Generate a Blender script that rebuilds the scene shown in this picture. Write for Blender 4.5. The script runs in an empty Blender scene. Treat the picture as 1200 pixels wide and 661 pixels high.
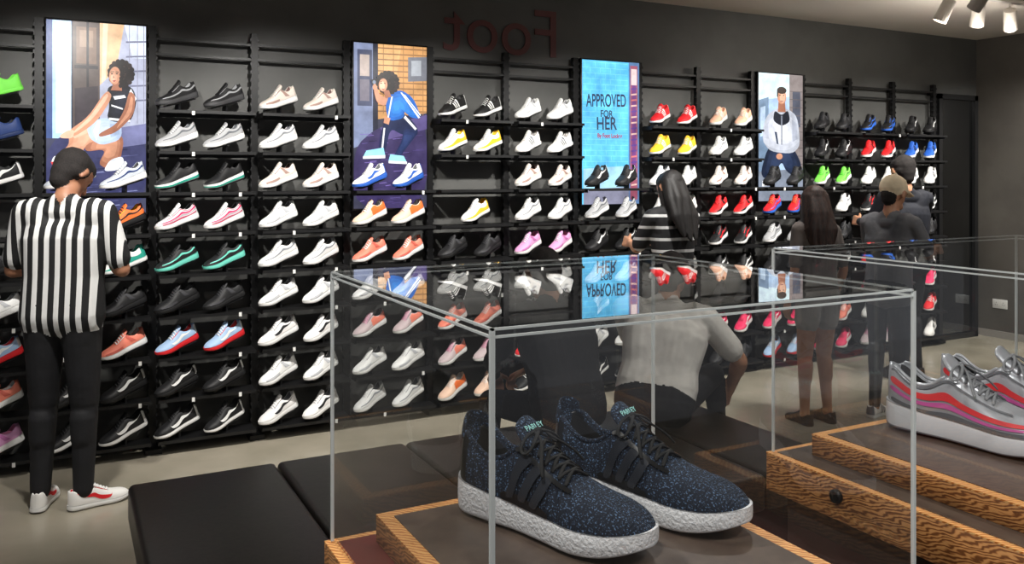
import bpy, bmesh, math, random
import numpy as np
from mathutils import Vector, Matrix
random.seed(4)
S=bpy.context.scene
try: S.view_settings.view_transform='Standard'
except Exception: pass
COL=S.collection
def lin(c):
    return tuple(((v/255)/12.92 if v/255<=.04045 else (((v/255)+.055)/1.055)**2.4) for v in c)
MC={}
def mat(name,c,rough=.5,metal=0,emit=0,spec=None):
    k=(name,)
    if k in MC: return MC[k]
    m=bpy.data.materials.new(name); m.use_nodes=True
    b=m.node_tree.nodes['Principled BSDF']; c4=lin(c)+(1,)
    b.inputs['Base Color'].default_value=c4; b.inputs['Roughness'].default_value=rough; b.inputs['Metallic'].default_value=metal
    if emit:
        b.inputs['Emission Color'].default_value=c4; b.inputs['Emission Strength'].default_value=emit
        b.inputs['Base Color'].default_value=(0.0,0.0,0.0,1)
    if spec is not None: b.inputs['Specular IOR Level'].default_value=spec
    m.diffuse_color=c4
    MC[k]=m; return m
def noisemat(name,c1,c2,scale,rough=.5,detail=4,stretch=(1,1,1),bump=0,lo=.4,hi=.6,metal=0,coords='Object',r2=None,bd=.002):
    k=(name,)
    if k in MC: return MC[k]
    m=mat(name,c1,rough,metal); nt=m.node_tree; N=nt.nodes; L=nt.links; b=N['Principled BSDF']
    tc=N.new('ShaderNodeTexCoord'); mp=N.new('ShaderNodeMapping'); mp.inputs['Scale'].default_value=stretch
    no=N.new('ShaderNodeTexNoise'); no.inputs['Scale'].default_value=scale; no.inputs['Detail'].default_value=detail
    cr=N.new('ShaderNodeValToRGB'); cr.color_ramp.elements[0].position=lo; cr.color_ramp.elements[1].position=hi
    cr.color_ramp.elements[0].color=lin(c1)+(1,); cr.color_ramp.elements[1].color=lin(c2)+(1,)
    L.new(tc.outputs[coords],mp.inputs[0]); L.new(mp.outputs[0],no.inputs['Vector']); L.new(no.outputs[0],cr.inputs[0]); L.new(cr.outputs[0],b.inputs['Base Color'])
    if bump:
        bp=N.new('ShaderNodeBump'); bp.inputs['Strength'].default_value=bump; bp.inputs['Distance'].default_value=bd
        L.new(no.outputs[0],bp.inputs['Height']); L.new(bp.outputs[0],b.inputs['Normal'])
    if r2 is not None:
        mr=N.new('ShaderNodeMapRange'); mr.inputs[3].default_value=rough; mr.inputs[4].default_value=r2
        L.new(no.outputs[0],mr.inputs[0]); L.new(mr.outputs[0],b.inputs['Roughness'])
    return m
def mkobj(name,mesh,parent=None,loc=(0,0,0),rot=(0,0,0)):
    o=bpy.data.objects.new(name,mesh); COL.objects.link(o); o.location=loc; o.rotation_euler=rot
    if parent: o.parent=parent
    return o
def empty(name,loc=(0,0,0),rot=(0,0,0),parent=None):
    o=mkobj(name,None,parent,loc,rot); o.empty_display_size=.1; return o
class MB:
    def __init__(s): s.v=[];s.f=[];s.m=[]
    def add(s,v,f,m=0):
        o=len(s.v); s.v+=[tuple(p) for p in v]; s.f+=[tuple(i+o for i in q) for q in f]
        s.m+=(m if isinstance(m,list) else [m]*len(f))
    def box(s,a,b,m=0):
        x0,y0,z0=a;x1,y1,z1=b
        s.add([(x0,y0,z0),(x1,y0,z0),(x1,y1,z0),(x0,y1,z0),(x0,y0,z1),(x1,y0,z1),(x1,y1,z1),(x0,y1,z1)],
          [(0,3,2,1),(4,5,6,7),(0,1,5,4),(1,2,6,5),(2,3,7,6),(3,0,4,7)],m)
    def tube(s,pts,r,m=0,n=8,cap=True,flat=1.0):
        pts=[Vector(p) for p in pts]; V=[];F=[]
        K=len(pts); rr=r if isinstance(r,(list,tuple)) else [r]*K
        ref=Vector((0,0,1))
        for i,p in enumerate(pts):
            d=(pts[min(i+1,K-1)]-pts[max(i-1,0)]).normalized()
            if abs(d.dot(ref))>.95: a=d.cross(Vector((1,0,0))).normalized()
            else: a=d.cross(ref).normalized()
            b=a.cross(d)
            for k in range(n):
                t=2*math.pi*k/n; V.append(p+a*math.cos(t)*rr[i]+b*math.sin(t)*rr[i]*flat)
        for i in range(K-1):
            for k in range(n):
                F.append((i*n+k,i*n+(k+1)%n,(i+1)*n+(k+1)%n,(i+1)*n+k))
        if cap: F.append(tuple(range(n-1,-1,-1))); F.append(tuple((K-1)*n+k for k in range(n)))
        s.add(V,F,m)
    def mesh(s,name,mats,smooth=False):
        me=bpy.data.meshes.new(name); me.from_pydata(s.v,[],s.f)
        for q in mats: me.materials.append(q)
        me.polygons.foreach_set('material_index',s.m)
        me.polygons.foreach_set('use_smooth',[smooth]*len(s.f)); me.update()
        return me
def boxobj(name,a,b,m,parent=None,bevel=0,seg=3):
    c=[(a[i]+b[i])/2 for i in range(3)]; h=[abs(b[i]-a[i])/2 for i in range(3)]
    q=MB(); q.box([-x for x in h],h); o=mkobj(name,q.mesh(name,[m],bevel>0),parent,c)
    if bevel:
        md=o.modifiers.new('b','BEVEL'); md.width=bevel; md.segments=seg
    return o
# ---------------- camera
H=1.62
cam=bpy.data.cameras.new('camera'); co=bpy.data.objects.new('camera',cam); COL.objects.link(co)
co.location=(0,0,H); co.rotation_euler=(math.pi/2,0,-math.asin(.4657)); cam.lens=30; cam.sensor_width=36; cam.shift_y=-125/1200
cam.clip_start=.02; S.camera=co
# ---------------- room
WY=5.5; RX=8.25; CZ=3.0
m_wall=noisemat('wall_paint_dark',(76,76,74),(84,84,82),3,rough=.5)
m_rwall=noisemat('wall_paint_side',(82,78,73),(90,86,80),3,rough=.6)
m_ceil=mat('ceiling_paint',(214,206,196),.8)
m_floor=noisemat('polished_concrete',(138,132,116),(164,156,140),1.6,rough=.14,detail=8,r2=.32,lo=.35,hi=.65)
boxobj('floor',(-4,-3,-.1),(RX+.1,WY+.1,0),m_floor)
boxobj('ceiling',(-4,-3,CZ),(RX+.1,WY+.1,CZ+.1),m_ceil)
boxobj('wall_back',(-4,WY,0),(RX+.1,WY+.1,CZ),m_wall)
boxobj('wall_right',(RX,-3,0),(RX+.1,WY,CZ),m_rwall)
boxobj('baseboard_right',(RX-.012,-3,0),(RX,WY,.07),mat('baseboard_paint',(150,146,140),.5))
blk=mat('black_metal',(15,15,16),.4,.3)
blk2=mat('black_laminate',(20,20,21),.4)
def socket(loc):
    e=empty('wall_socket',loc)
    w=mat('white_plastic',(225,224,220),.4)
    boxobj('plate',(-.008,-.075,-.045),(0,.075,.045),w,e,.003)
    g=mat('socket_dark',(60,60,60),.5)
    for y in (-.035,.035):
        for dy,dz in ((-.01,-.008),(.01,-.008),(0,.012)):
            boxobj('slot',(-.0095,y+dy-.002,dz-.005),(-.008,y+dy+.002,dz+.005),g,e)
socket((RX,5.25,.34)); socket((RX,4.86,.34))
# ---------------- rack
BW=.586; PX=[-.706+BW*i for i in range(15)]
ZR=[2.0-.239*i for i in range(9)]
rack=empty('sneaker_display_rack')
q=MB()
for x in PX:
    q.box((x-.02,WY-.075,0),(x+.02,WY-.035,2.5))
    q.box((x-.045,WY-.16,0),(x+.045,WY-.02,.03))
    z=.1
    while z<2.45:
        q.box((x-.026,WY-.079,z),(x-.02,WY-.05,z+.02),1); q.box((x+.02,WY-.079,z),(x+.026,WY-.05,z+.02),1)
        z+=.05
    for zz in (.4,1.2,2.0,2.4): q.box((x-.012,WY-.04,zz),(x+.012,WY,zz+.03))
mkobj('posts',q.mesh('posts',[blk,mat('post_slot',(46,46,48),.4,.4)]),rack)
screens={1:0,4:1,7:2,10:3}
q=MB()
for b in range(14):
    x0,x1=PX[b]+.02,PX[b+1]-.02
    sc=b in screens; yb=5.393 if sc else 5.43; yf0=5.275
    if not sc:
        for z in (2.42,2.33): q.box((x0,WY-.07,z),(x1,WY-.045,z+.014))
    for i,z in enumerate(ZR):
        if sc and i<2: continue
        q.box((x0,yf0,z-.010),(x1,yb,z))
        q.box((x0,yf0,z-.018),(x1,yf0+.005,z-.010))
        q.box((x0,yb-.006,z-.035),(x1,yb,z-.010))
        q.box((x0,5.30,z-.03),(x0+.006,yb,z-.010)); q.box((x1-.006,5.30,z-.03),(x1,yb,z-.010))
mkobj('shelves',q.mesh('shelves',[blk2]),rack)

# ---------------- sneaker builder
def herm(tb,s):
    xs=[p[0] for p in tb]; ys=[p[1] for p in tb]
    if s<=xs[0]: return ys[0]
    if s>=xs[-1]: return ys[-1]
    i=0
    while s>xs[i+1]: i+=1
    h=xs[i+1]-xs[i]; t=(s-xs[i])/h
    def tan(k):
        if k==0: return (ys[1]-ys[0])/(xs[1]-xs[0])
        if k==len(xs)-1: return (ys[-1]-ys[-2])/(xs[-1]-xs[-2])
        return (ys[k+1]-ys[k-1])/(xs[k+1]-xs[k-1])
    a,b=tan(i)*h,tan(i+1)*h
    return (2*t**3-3*t*t+1)*ys[i]+(t**3-2*t*t+t)*a+(-2*t**3+3*t*t)*ys[i+1]+(t**3-t*t)*b
def sst(a,b,x):
    t=max(0,min(1,(x-a)/(b-a))); return t*t*(3-2*t)
TW=[(0,.128),(.25,.128),(.4,.124),(.55,.146),(.7,.172),(.85,.17),(1,.16)]
THc=[(0,.34),(.06,.345),(.12,.305),(.2,.262),(.3,.272),(.38,.325),(.45,.345)]
THu=[(0,.34),(.08,.34),(.3,.31),(.4,.36),(.46,.335),(.55,.28),(.65,.232),(.75,.205),(.85,.192),(.95,.18),(1,.16)]
def TS(run): 
    return [(0,.14),(.15,.125),(.3,.11),(.5,.10),(.7,.09),(.85,.095),(1,.112)] if run else [(0,.085),(.5,.075),(.8,.075),(1,.095)]
def wid(s):
    w=herm(TW,s)
    if s<.13: w*=math.sqrt(max(0,1-(1-s/.13)**2))
    if s>.74: w*=max(0,1-((s-.74)/.26)**2.5)**.47
    return w
def bot(s): return .006+(.06*((s-.68)/.32)**2 if s>.68 else 0)+(.015*(1-s/.1)**2 if s<.1 else 0)
def prof(s,run):
    sh=herm(TS(run),s); wu=wid(s)*.94
    tf=1 if s<.8 else max(0,1-((s-.8)/.2)**2.3)**.5
    h=sh+(herm(THu,s)-sh)*tf; hc=herm(THc,min(s,.45))
    o=sst(.02,.075,s)*(1-sst(.38,.46,s))
    oy=[1,1.03,1.0,.92,.82,.72,.6,.54,0]; oz=[0,.25,.5,.75,.93,1.0,.98,.3,.12]
    R=[]
    for j in range(9):
        ph=j*math.pi/16
        yc=wu*(math.cos(ph)**.7 if j<8 else 0); zc=sh+(h-sh)*(math.sin(ph)**.9)
        yo=wu*oy[j]; zo=sh+(hc-sh)*oz[j]
        R.append((yc*(1-o)+yo*o, zc*(1-o)+zo*o))
    return R,o
def P(s,q,sg,run,side,off=0):
    R,o=prof(s,run); x=q*5.0; i=min(int(x),7); t=x-i
    y=R[i][0]*(1-t)+R[i+1][0]*t; z=R[i][1]*(1-t)+R[i+1][1]*t
    return (s, sg*(y+off)+side*.03*max(0,s-.45), z+off*.4)
def sneaker(name,mats,run=True,pattern='plain',side=1,Ns=26,hero=False):
    B=MB(); cs=lambda s: side*.03*max(0,s-.45)
    ss=[(1-math.cos(math.pi*i/Ns))/2 for i in range(Ns+1)]
    if hero: ss=sorted(set(ss+[i/30 for i in range(1,30)]))
    n=len(ss); V=[];F=[];M=[]
    for s in ss:
        R,o=prof(s,run); c=cs(s)
        for j in range(17):
            if j<=8: V.append((s,R[j][0]+c,R[j][1]))
            else: V.append((s,-R[16-j][0]+c,R[16-j][1]))
    for i in range(n-1):
        s=(ss[i]+ss[i+1])/2
        for j in range(16):
            jj=j if j<8 else 15-j
            F.append((i*17+j,(i+1)*17+j,(i+1)*17+j+1,i*17+j+1))
            m=1
            if jj>=6 and .05<s<.4: m=3
            elif pattern in('stripes','swoosh') and s<.09 and jj<5 and not hero: m=2
            elif pattern=='mudguard' and (jj<2 or s<.12): m=2
            elif pattern=='two' and s<.5 and jj<4: m=2
            elif hero and pattern=='stripes' and s<.1 and jj<6: m=6
            M.append(m)
    B.add(V,F,M)
    lev=[(0,.93),(.12,1.0),(.5,1.035),(.85,1.01),(1.0,.97)]
    V=[];F=[];M=[]
    ring=[(s,1) for s in ss]+[(s,-1) for s in ss[-2:0:-1]]
    K=len(ring)
    for f,wm in lev:
        for s,sg in ring:
            b=bot(s); t=herm(TS(run),s)+.012; x=.5+(s-.5)*(1+.02*wm)
            V.append((x,sg*wid(s)*wm+cs(s),b+(t-b)*f))
    for l in range(len(lev)-1):
        for k in range(K):
            F.append((l*K+k,(l+1)*K+k,(l+1)*K+(k+1)%K,l*K+(k+1)%K)); M.append(5 if l==0 else (2 if (pattern=='airline' and l==1) else 0))
    for l in (0,len(lev)-1):
        for i in range(n-1):
            a=i; b_=i+1; a2=(K-i)%K; b2=(K-i-1)%K
            q=[l*K+a,l*K+b_,l*K+b2,l*K+a2]
            q2=[]; [q2.append(z) for z in q if z not in q2]
            if len(q2)>2: F.append(tuple(q2)); M.append(5 if l==0 else 0)
    B.add(V,F,M)
    V=[];F=[]
    tp=[(.64,.228,.035),(.56,.276,.06),(.48,.330,.075),(.42,.367,.08),(.375,.402,.078),(.35,.428,.06)]
    for (x,z,w) in tp:
        for k in range(5):
            y=w*(k-2)/2; V.append((x,y,z+.012-abs(k-2)**2*.006))
        for k in range(5):
            y=w*(k-2)/2; V.append((x-.012,y,z-.012-abs(k-2)**2*.006))
    for i in range(len(tp)-1):
        a=i*10;b=a+10
        for k in range(4):
            F.append((a+k,a+k+1,b+k+1,b+k)); F.append((a+5+k,b+5+k,b+6+k,a+6+k))
        F.append((a,b,b+5,a+5)); F.append((a+4,a+9,b+9,b+4))
    e=(len(tp)-1)*10
    for k in range(4): F.append((e+k,e+k+1,e+6+k,e+5+k))
    B.add(V,F,1)
    nl=6 if hero else 5
    for k in range(nl):
        s0=.43+(.19/(nl-1))*k
        for dr in ((1,-1) if hero else (1,)):
            pts=[]
            for u in range(9):
                t=u/8; s=s0+dr*(t-.5)*(.045 if hero else .02)
                R,o=prof(s,run); a=(t-.5)*2; idx=8-abs(a)*2.6; i=min(int(idx),7); f=idx-i
                zc=herm(THu,s)+.02-(abs(a)**2)*.035
                z=max(zc,R[i][1]*(1-f)+R[i+1][1]*f+.01)
                y=abs(a)*max(.075,herm(TW,s)*.52)
                pts.append((s,math.copysign(y,a) if a else 0,z))
            B.tube(pts,.0115 if hero else .012,4,6,flat=.6)
    if hero:
        c=(.435,0,.375)
        for sg in (1,-1):
            pts=[(c[0]+.01*math.sin(t*math.pi)+.03*math.sin(t*2*math.pi),sg*(.12*math.sin(t*math.pi)),c[2]+.012-.07*math.sin(t*math.pi)**2) for t in [i/12 for i in range(13)]]
            B.tube(pts,.010,4,6,flat=.6)
            pts=[(c[0]+.14*t,sg*(.03+.10*t-.02*math.sin(5*t)),c[2]+.01-.13*t+.02*math.sin(t*3)) for t in [i/10 for i in range(11)]]
            B.tube(pts,.010,4,6,flat=.6)
        B.tube([(c[0]-.01,-.02,c[2]),(c[0],0,c[2]+.012),(c[0]-.01,.02,c[2])],.018,4,8)
        for sg in (1,-1):
            B.tube([P(s,.99,sg,run,side,.0) for s in [.05+.033*i for i in range(11)]],.012,1,8)
    def strip(path,m,sg,off=.007):
        V=[];F=[];K=max(10,len(path)*4)
        ts=[i/(len(path)-1) for i in range(len(path))]
        for u in range(K+1):
            t=u/K
            s=herm(list(zip(ts,[p[0] for p in path])),t); qq=herm(list(zip(ts,[p[1] for p in path])),t); w=herm(list(zip(ts,[p[2] for p in path])),t)
            if len(path[0])>3:
                V.append(P(s-w/2,qq,sg,run,side,off)); V.append(P(s+w/2,qq,sg,run,side,off))
            else:
                V.append(P(s,max(0,qq-w/2),sg,run,side,off)); V.append(P(s,qq+w/2,sg,run,side,off))
        for u in range(K): F.append((2*u,2*u+1,2*u+3,2*u+2))
        B.add(V,F,m)
    for sg in (1,-1):
        if pattern=='stripes':
            o_=.014 if hero else .007; w_=.042 if hero else .036
            for k in range(3): strip([(.37+.068*k,.1,w_,1),(.41+.068*k,.5,w_,1),(.46+.055*k,.98,w_*.9,1)],7 if hero else 2,sg,o_)
        if pattern in('swoosh','swooshonly'):
            strip([(.68,.9,.02),(.665,.55,.2),(.61,.38,.34),(.5,.32,.32),(.38,.45,.22),(.25,.62,.12),(.12,.8,.02)],2,sg)
        if pattern in('wave','airmax'):
            strip([(.05,.55,.16),(.3,.48,.16),(.5,.42,.16),(.7,.55,.2),(.9,.75,.2)],2,sg)
        if pattern=='airmax':
            strip([(.06,.12,.1),(.3,.1,.1),(.6,.12,.12),(.9,.25,.16)],6,sg)
            strip([(.05,.8,.08),(.2,.75,.08),(.42,.8,.09),(.6,.95,.09),(.75,1.15,.12)],6,sg)
            strip([(.05,.36,.1),(.3,.3,.1),(.6,.27,.1),(.88,.5,.12)],7,sg)
        if hero and pattern=='stripes':
            strip([(.38,.92,.2),(.5,1.0,.16),(.6,1.05,.16),(.68,1.15,.16)],6,sg,.011)
            strip([(.32,.12,.14),(.45,.1,.15),(.6,.12,.12)],6,sg,.011)
        if pattern=='patch':
            strip([(.3,.25,.12,1),(.36,.6,.1,1),(.42,.95,.05,1)],2,sg); strip([(.55,.2,.2),(.75,.3,.4),(.92,.4,.4)],2,sg)
        if pattern!='plain' and not hero:
            strip([(.40,1.04,.1),(.5,1.12,.1),(.62,1.22,.1)],3,sg,.006)
    return B.mesh(name,mats,True)
def smat(c,rough=.6):
    return mat('shoe_%02x%02x%02x'%c,c,rough)
W=(236,236,234);K=(20,20,22);G=(150,152,155);GD=(85,88,92);RED=(215,28,36);YE=(245,195,45);PK=(232,140,180);HP=(235,40,100)
CO=(240,135,112);OR=(240,115,50);TE=(40,160,140);MI=(110,210,190);PE=(242,190,160);NG=(120,225,80);BL=(40,95,190);LB=(160,188,220);LI=(222,160,205);OW=(228,216,206)
ST={
'black':(K,(24,24,26),(56,56,60),(66,66,68),(46,46,50),1,'patch'),'blackgrey':((60,60,62),K,G,G,K,1,'wave'),
'grey':(W,(168,169,171),(100,103,108),GD,W,1,'wave'),'blackteal':(W,K,TE,K,K,1,'airline'),
'whitepink':(W,(220,220,222),HP,GD,W,1,'airmax2'),'blackmint':(MI,(24,26,28),MI,K,K,1,'wave'),
'greyred':(RED,LB,W,RED,W,1,'swoosh'),'blackswoosh':(W,K,W,K,K,0,'swoosh'),'bswoosh2':(K,K,W,K,K,1,'swoosh'),
'white':(W,W,(188,190,194),(140,140,144),W,1,'patch'),'whiterun':(W,(224,224,222),(135,138,144),(110,110,116),W,1,'wave'),
'whitelow':(W,(238,236,232),(110,115,124),(150,145,142),W,0,'stripes'),
'offwhite':(W,OW,(166,136,126),(110,80,76),W,1,'patch'),'whiteblue':(BL,W,BL,GD,W,1,'swoosh'),
'stripeblue':(W,(196,203,212),(40,60,110),K,W,1,'wave'),'orangeblack':(K,OR,K,YE,K,1,'wave'),
'teal':(W,(225,225,222),TE,TE,W,0,'mudguard'),'coral':(W,CO,(205,95,80),W,W,1,'patch'),'coralred':(CO,(228,105,80),W,K,CO,1,'swoosh'),
'floral':(W,(242,205,180),OR,W,W,1,'two'),'blackstripe':(W,(22,22,22),W,K,W,0,'stripes'),
'yellowwhite':(W,W,YE,YE,W,0,'mudguard'),'yellow':(W,YE,W,YE,W,0,'stripes'),'redstripe':(W,RED,W,RED,W,0,'stripes'),
'whitestripe':(W,(235,232,228),(45,45,48),W,W,0,'stripes'),'whiteswoosh':(W,(236,234,232),(30,30,34),(120,120,124),W,1,'swooshonly'),
'lilac':(W,LI,(190,110,170),PK,W,1,'patch'),'peach':(W,PE,W,PE,W,1,'stripes'),'red':(W,(215,30,35),K,K,RED,1,'patch'),
'blackred':(W,K,RED,RED,K,1,'swoosh'),'multi':(BL,RED,BL,K,OR,1,'wave'),'neon':(W,NG,(60,110,60),K,NG,1,'wave'),
'neonfull':(NG,NG,(70,170,50),NG,NG,0,'plain'),'bluefull':((25,45,90),(30,55,110),K,K,K,0,'plain'),
'blackblue':(BL,K,BL,BL,K,1,'wave'),'blue':(W,BL,K,K,BL,1,'stripes'),'hotpink':(W,(230,45,95),W,HP,HP,1,'swoosh'),
'redblack':(K,(195,25,30),K,K,RED,1,'wave'),'pinkgrey':(W,(200,182,184),CO,GD,PK,1,'two'),
'refshoe':(W,(238,236,232),RED,RED,W,0,'swooshonly'),
}
SM={}
def style(k,side=1):
    if k in SM: return SM[k]
    s,u,a,l,c,run,pt=ST[k]
    ms=[smat(s),smat(u),smat(a),smat(l,.8),smat(c,.7),smat(tuple(int(v*.75) for v in s)),smat((200,40,90)),smat((180,182,186))]
    if pt=='airmax2': pt='airmax'
    SM[k]=sneaker('sneaker_'+k,ms,bool(run),pt); return SM[k]
q=MB(); q.box((-.10,-.035,-.006),(.10,.035,-.001)); 
holderm=q.mesh('holder',[mat('holder_black',(22,22,24),.3)])
q=MB(); q.box((-.006,-.02,0),(.006,.02,.045)); stem=q.mesh('stem',[MC[('holder_black',)]])
tagm=mat('price_tag',(228,228,224),.6)
LAY={
0:['neonfull','bluefull','blackswoosh',None,'black','white','greyred','coral','lilac'],
1:[None,None,'stripeblue','orangeblack','teal','black','coral','bswoosh2','blackswoosh'],
2:['blackgrey','grey','blackteal','whitepink','blackmint','black','greyred','bswoosh2','blackswoosh'],
3:['offwhite','whiterun','offwhite','white','whiterun','white','whiteswoosh','white','whiteswoosh'],
4:[None,None,'whiteblue','floral','coral','white','pinkgrey','white','whiterun'],
5:['blackstripe','yellowwhite',None,'yellowwhite','black','whiterun','coral','pinkgrey','floral'],
6:['white','whitelow','offwhite','whiterun','lilac','white','white','redstripe','blackstripe'],
7:[None,None,'bswoosh2','grey','bswoosh2','whiterun','grey','white','blackswoosh'],
8:['redstripe','yellow','white','whitestripe','black','white','blackred','whiterun','black'],
9:['peach','whiterun','offwhite','red','blackred','blackswoosh','black','hotpink','black'],
10:[None,None,'black','multi','grey','black','bswoosh2','hotpink','greyred'],
11:['black','bswoosh2','neon','whiterun','black','grey','black','coral','hotpink'],
12:['blackblue','red','white','blackred','black','multi','hotpink','white','pinkgrey'],
13:['bswoosh2','blue','whitelow','blackswoosh','black','white','hotpink','redstripe','whitestripe']}
allsh=empty('shelf_sneakers',parent=rack)
TILT=math.radians(17); YAW=math.radians(180+24)
def wall_shoe(x,z,k,yawj=0):
    L=.276*random.uniform(.97,1.02)
    M=Matrix.Translation((x,5.335,z+.047))@Matrix.Rotation(YAW+yawj,4,'Z')@Matrix.Rotation(TILT,4,'Y')
    o=mkobj('sneaker',style(k),allsh); o.matrix_local=M@Matrix.Translation((-L/2,0,0))@Matrix.Diagonal((L,L,L*1.05,1))
    h=mkobj('holder',holderm,allsh); h.matrix_local=M
    t=mkobj('holder_stem',stem,allsh); t.matrix_local=Matrix.Translation((x,5.335,z))@Matrix.Rotation(YAW,4,'Z')
tq=MB()
for b,rows in LAY.items():
    for i,k in enumerate(rows):
        if not k: continue
        offs=(.13,.395)
        if b==1: offs=(.16,.43) if i!=3 else (.43,)
        if b==5 and i==3: offs=(.3,)
        for j,of in enumerate(offs):
            wall_shoe(PX[b]+of,ZR[i],k,random.uniform(-.05,.05))
            if random.random()<.22:
                xx=PX[b]+of+.07; tq.box((xx,5.271,ZR[i]-.028),(xx+.016,5.2745,ZR[i]-.004))
mkobj('price_tags',tq.mesh('price_tags',[tagm]),rack)

# ---------------- screens
SCB=[1,4,7,10]
RECT=[(57,20,177,250),(410,48,497,248),(677,68,744,243),(884,82,939,222)]
SZ0,SZ1=1.39,2.5
def photomat(c,st):
    nm='screen_%02x%02x%02x_%d'%(c+(int(st*100),)); k=(nm,)
    if k in MC: return MC[k]
    m=mat(nm,c,.3,0,st); nt=m.node_tree;N=nt.nodes;L=nt.links;b=N['Principled BSDF']
    tc=N.new('ShaderNodeTexCoord'); no=N.new('ShaderNodeTexNoise'); no.inputs['Scale'].default_value=9; no.inputs['Detail'].default_value=7; no.inputs['Roughness'].default_value=.6
    cr=N.new('ShaderNodeValToRGB'); cr.color_ramp.elements[0].position=.3; cr.color_ramp.elements[1].position=.7
    a=lin(c); cr.color_ramp.elements[0].color=tuple(v*.72 for v in a)+(1,); cr.color_ramp.elements[1].color=tuple(min(1,v*1.25+.01) for v in a)+(1,)
    L.new(tc.outputs['Object'],no.inputs['Vector']); L.new(no.outputs[0],cr.inputs[0]); L.new(cr.outputs[0],b.inputs['Emission Color'])
    return m
def screen(n):
    b=SCB[n]; x0,x1=PX[b]+.028,PX[b+1]-.028
    e=empty('advert_screen',(0,0,0)); yf=5.40
    boxobj('housing',(x0,yf,SZ0),(x1,yf+.05,SZ1),mat('screen_bezel',(12,12,14),.3),e,.004)
    r=RECT[n]; B=MB(); mats=[]; idx={}
    ix0,ix1,iz0,iz1=x0+.010,x1-.010,SZ0+.012,SZ1-.012
    lay=[0]
    def poly(pts,c,st=1.55):
        key=(c,st)
        if key not in idx:
            idx[key]=len(mats); mats.append(photomat(c,st))
        if len(pts)>=5:
            for _ in range(2):
                np_=[]
                for a in range(len(pts)):
                    p,q_=pts[a],pts[(a+1)%len(pts)]
                    np_+= [(p[0]*.8+q_[0]*.2,p[1]*.8+q_[1]*.2),(p[0]*.2+q_[0]*.8,p[1]*.2+q_[1]*.8)]
                pts=np_
        lay[0]+=1; y=yf-.001-.00012*lay[0]
        V=[]
        for (px,py) in pts:
            u=min(1,max(0,(px-r[0])/(r[2]-r[0]))); v=min(1,max(0,(py-r[1])/(r[3]-r[1])))
            V.append((ix0+u*(ix1-ix0),y,iz1-v*(iz1-iz0)))
        B.add(V,[tuple(range(len(V)))[::-1]],idx[key])
    def ell(cx,cy,rx,ry,c,rot=0,n=20,wob=0):
        pts=[]
        for k in range(n):
            t=2*math.pi*k/n; w=1+wob*math.sin(k*2.7); a=rx*w*math.cos(t); d=ry*w*math.sin(t)
            pts.append((cx+a*math.cos(rot)-d*math.sin(rot),cy+a*math.sin(rot)+d*math.cos(rot)))
        poly(pts,c)
    def blend(pts,c1,c2,cx,cy,n=4):
        for k in range(n):
            t=k/(n-1) if n>1 else 0; sc=1-.22*k
            poly([(cx+(x-cx)*sc,cy+(y-cy)*sc) for x,y in pts],tuple(int(c1[i]*(1-t)+c2[i]*t) for i in range(3)))
    sk=(160,104,80); sk2=(200,142,112); sk3=(232,182,154); hr=(24,17,19)
    def afro(cx,cy,rr):
        ell(cx,cy,rr,rr*1.05,hr,0,24,.06)
        for k in range(17):
            t=k/17*2*math.pi; ell(cx+rr*.88*math.cos(t),cy+rr*.93*math.sin(t),rr*.2,rr*.2,random.choice([hr,(38,27,28)]),0,8)
        for k in range(22):
            t=random.random()*6.3; d=random.random()*.8; ell(cx+rr*d*math.cos(t),cy+rr*d*math.sin(t),rr*.09,rr*.07,random.choice([(46,33,33),(14,10,12),(60,44,42)]),0,6)
    if n==0:
        poly([(57,20),(177,20),(177,250),(57,250)],(60,62,84))
        poly([(57,20),(88,20),(88,160),(57,160)],(172,202,238)); poly([(57,20),(64,20),(64,160),(57,160)],(60,80,130)); poly([(68,24),(86,24),(86,154),(68,154)],(205,226,248)); poly([(72,30),(83,30),(83,148),(72,148)],(232,242,252)); poly([(86,20),(90,20),(90,160),(86,160)],(40,44,62))
        poly([(88,20),(120,20),(120,150),(88,160)],(84,72,68)); poly([(92,26),(116,26),(116,70),(92,70)],(118,94,80)); poly([(96,30),(112,30),(112,50),(96,50)],(142,118,100)); poly([(104,20),(107,20),(107,150),(104,152)],(38,34,40)); poly([(90,100),(118,96),(118,150),(90,156)],(56,48,54)); poly([(90,72),(118,72),(118,76),(90,76)],(40,36,42))
        poly([(120,20),(177,20),(177,140),(120,150)],(170,174,194)); poly([(120,20),(150,20),(140,75),(120,95)],(222,182,142)); poly([(124,20),(130,20),(127,88),(122,92)],(242,214,180)); poly([(150,20),(177,20),(177,60),(160,60)],(208,216,234))
        for yy in (40,58,76,94,112): poly([(152,yy),(177,yy-2),(177,yy),(152,yy+2)],(110,112,135))
        for xx in (156,166,174): poly([(xx,20),(xx+.8,20),(xx+.8,140),(xx,140)],(130,130,150))
        poly([(57,160),(120,150),(177,140),(177,250),(57,250)],(56,58,96)); poly([(120,150),(177,140),(177,165),(130,172)],(112,114,154))
        for k in range(60):
            xx=60+random.random()*98; yy=168+random.random()*76; w_=6+random.random()*14; poly([(xx,yy),(xx+w_,yy-1.4),(xx+w_+2,yy-.6),(xx+2,yy+.8)],random.choice([(90,94,138),(34,36,60),(130,136,178),(76,78,120),(44,46,78)]))
        blend([(108,158),(140,150),(150,160),(144,190),(128,196),(118,190),(128,172),(100,176)],sk,sk2,132,168,3)
        poly([(132,185),(148,180),(150,192),(140,198),(124,199)],(225,228,235))
        blend([(82,150),(110,140),(140,138),(148,150),(140,164),(108,162),(96,180),(76,184),(70,178),(84,168)],sk2,(218,166,136),108,154,3)
        poly([(84,153),(108,144),(112,150),(90,160)],sk3)
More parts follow.
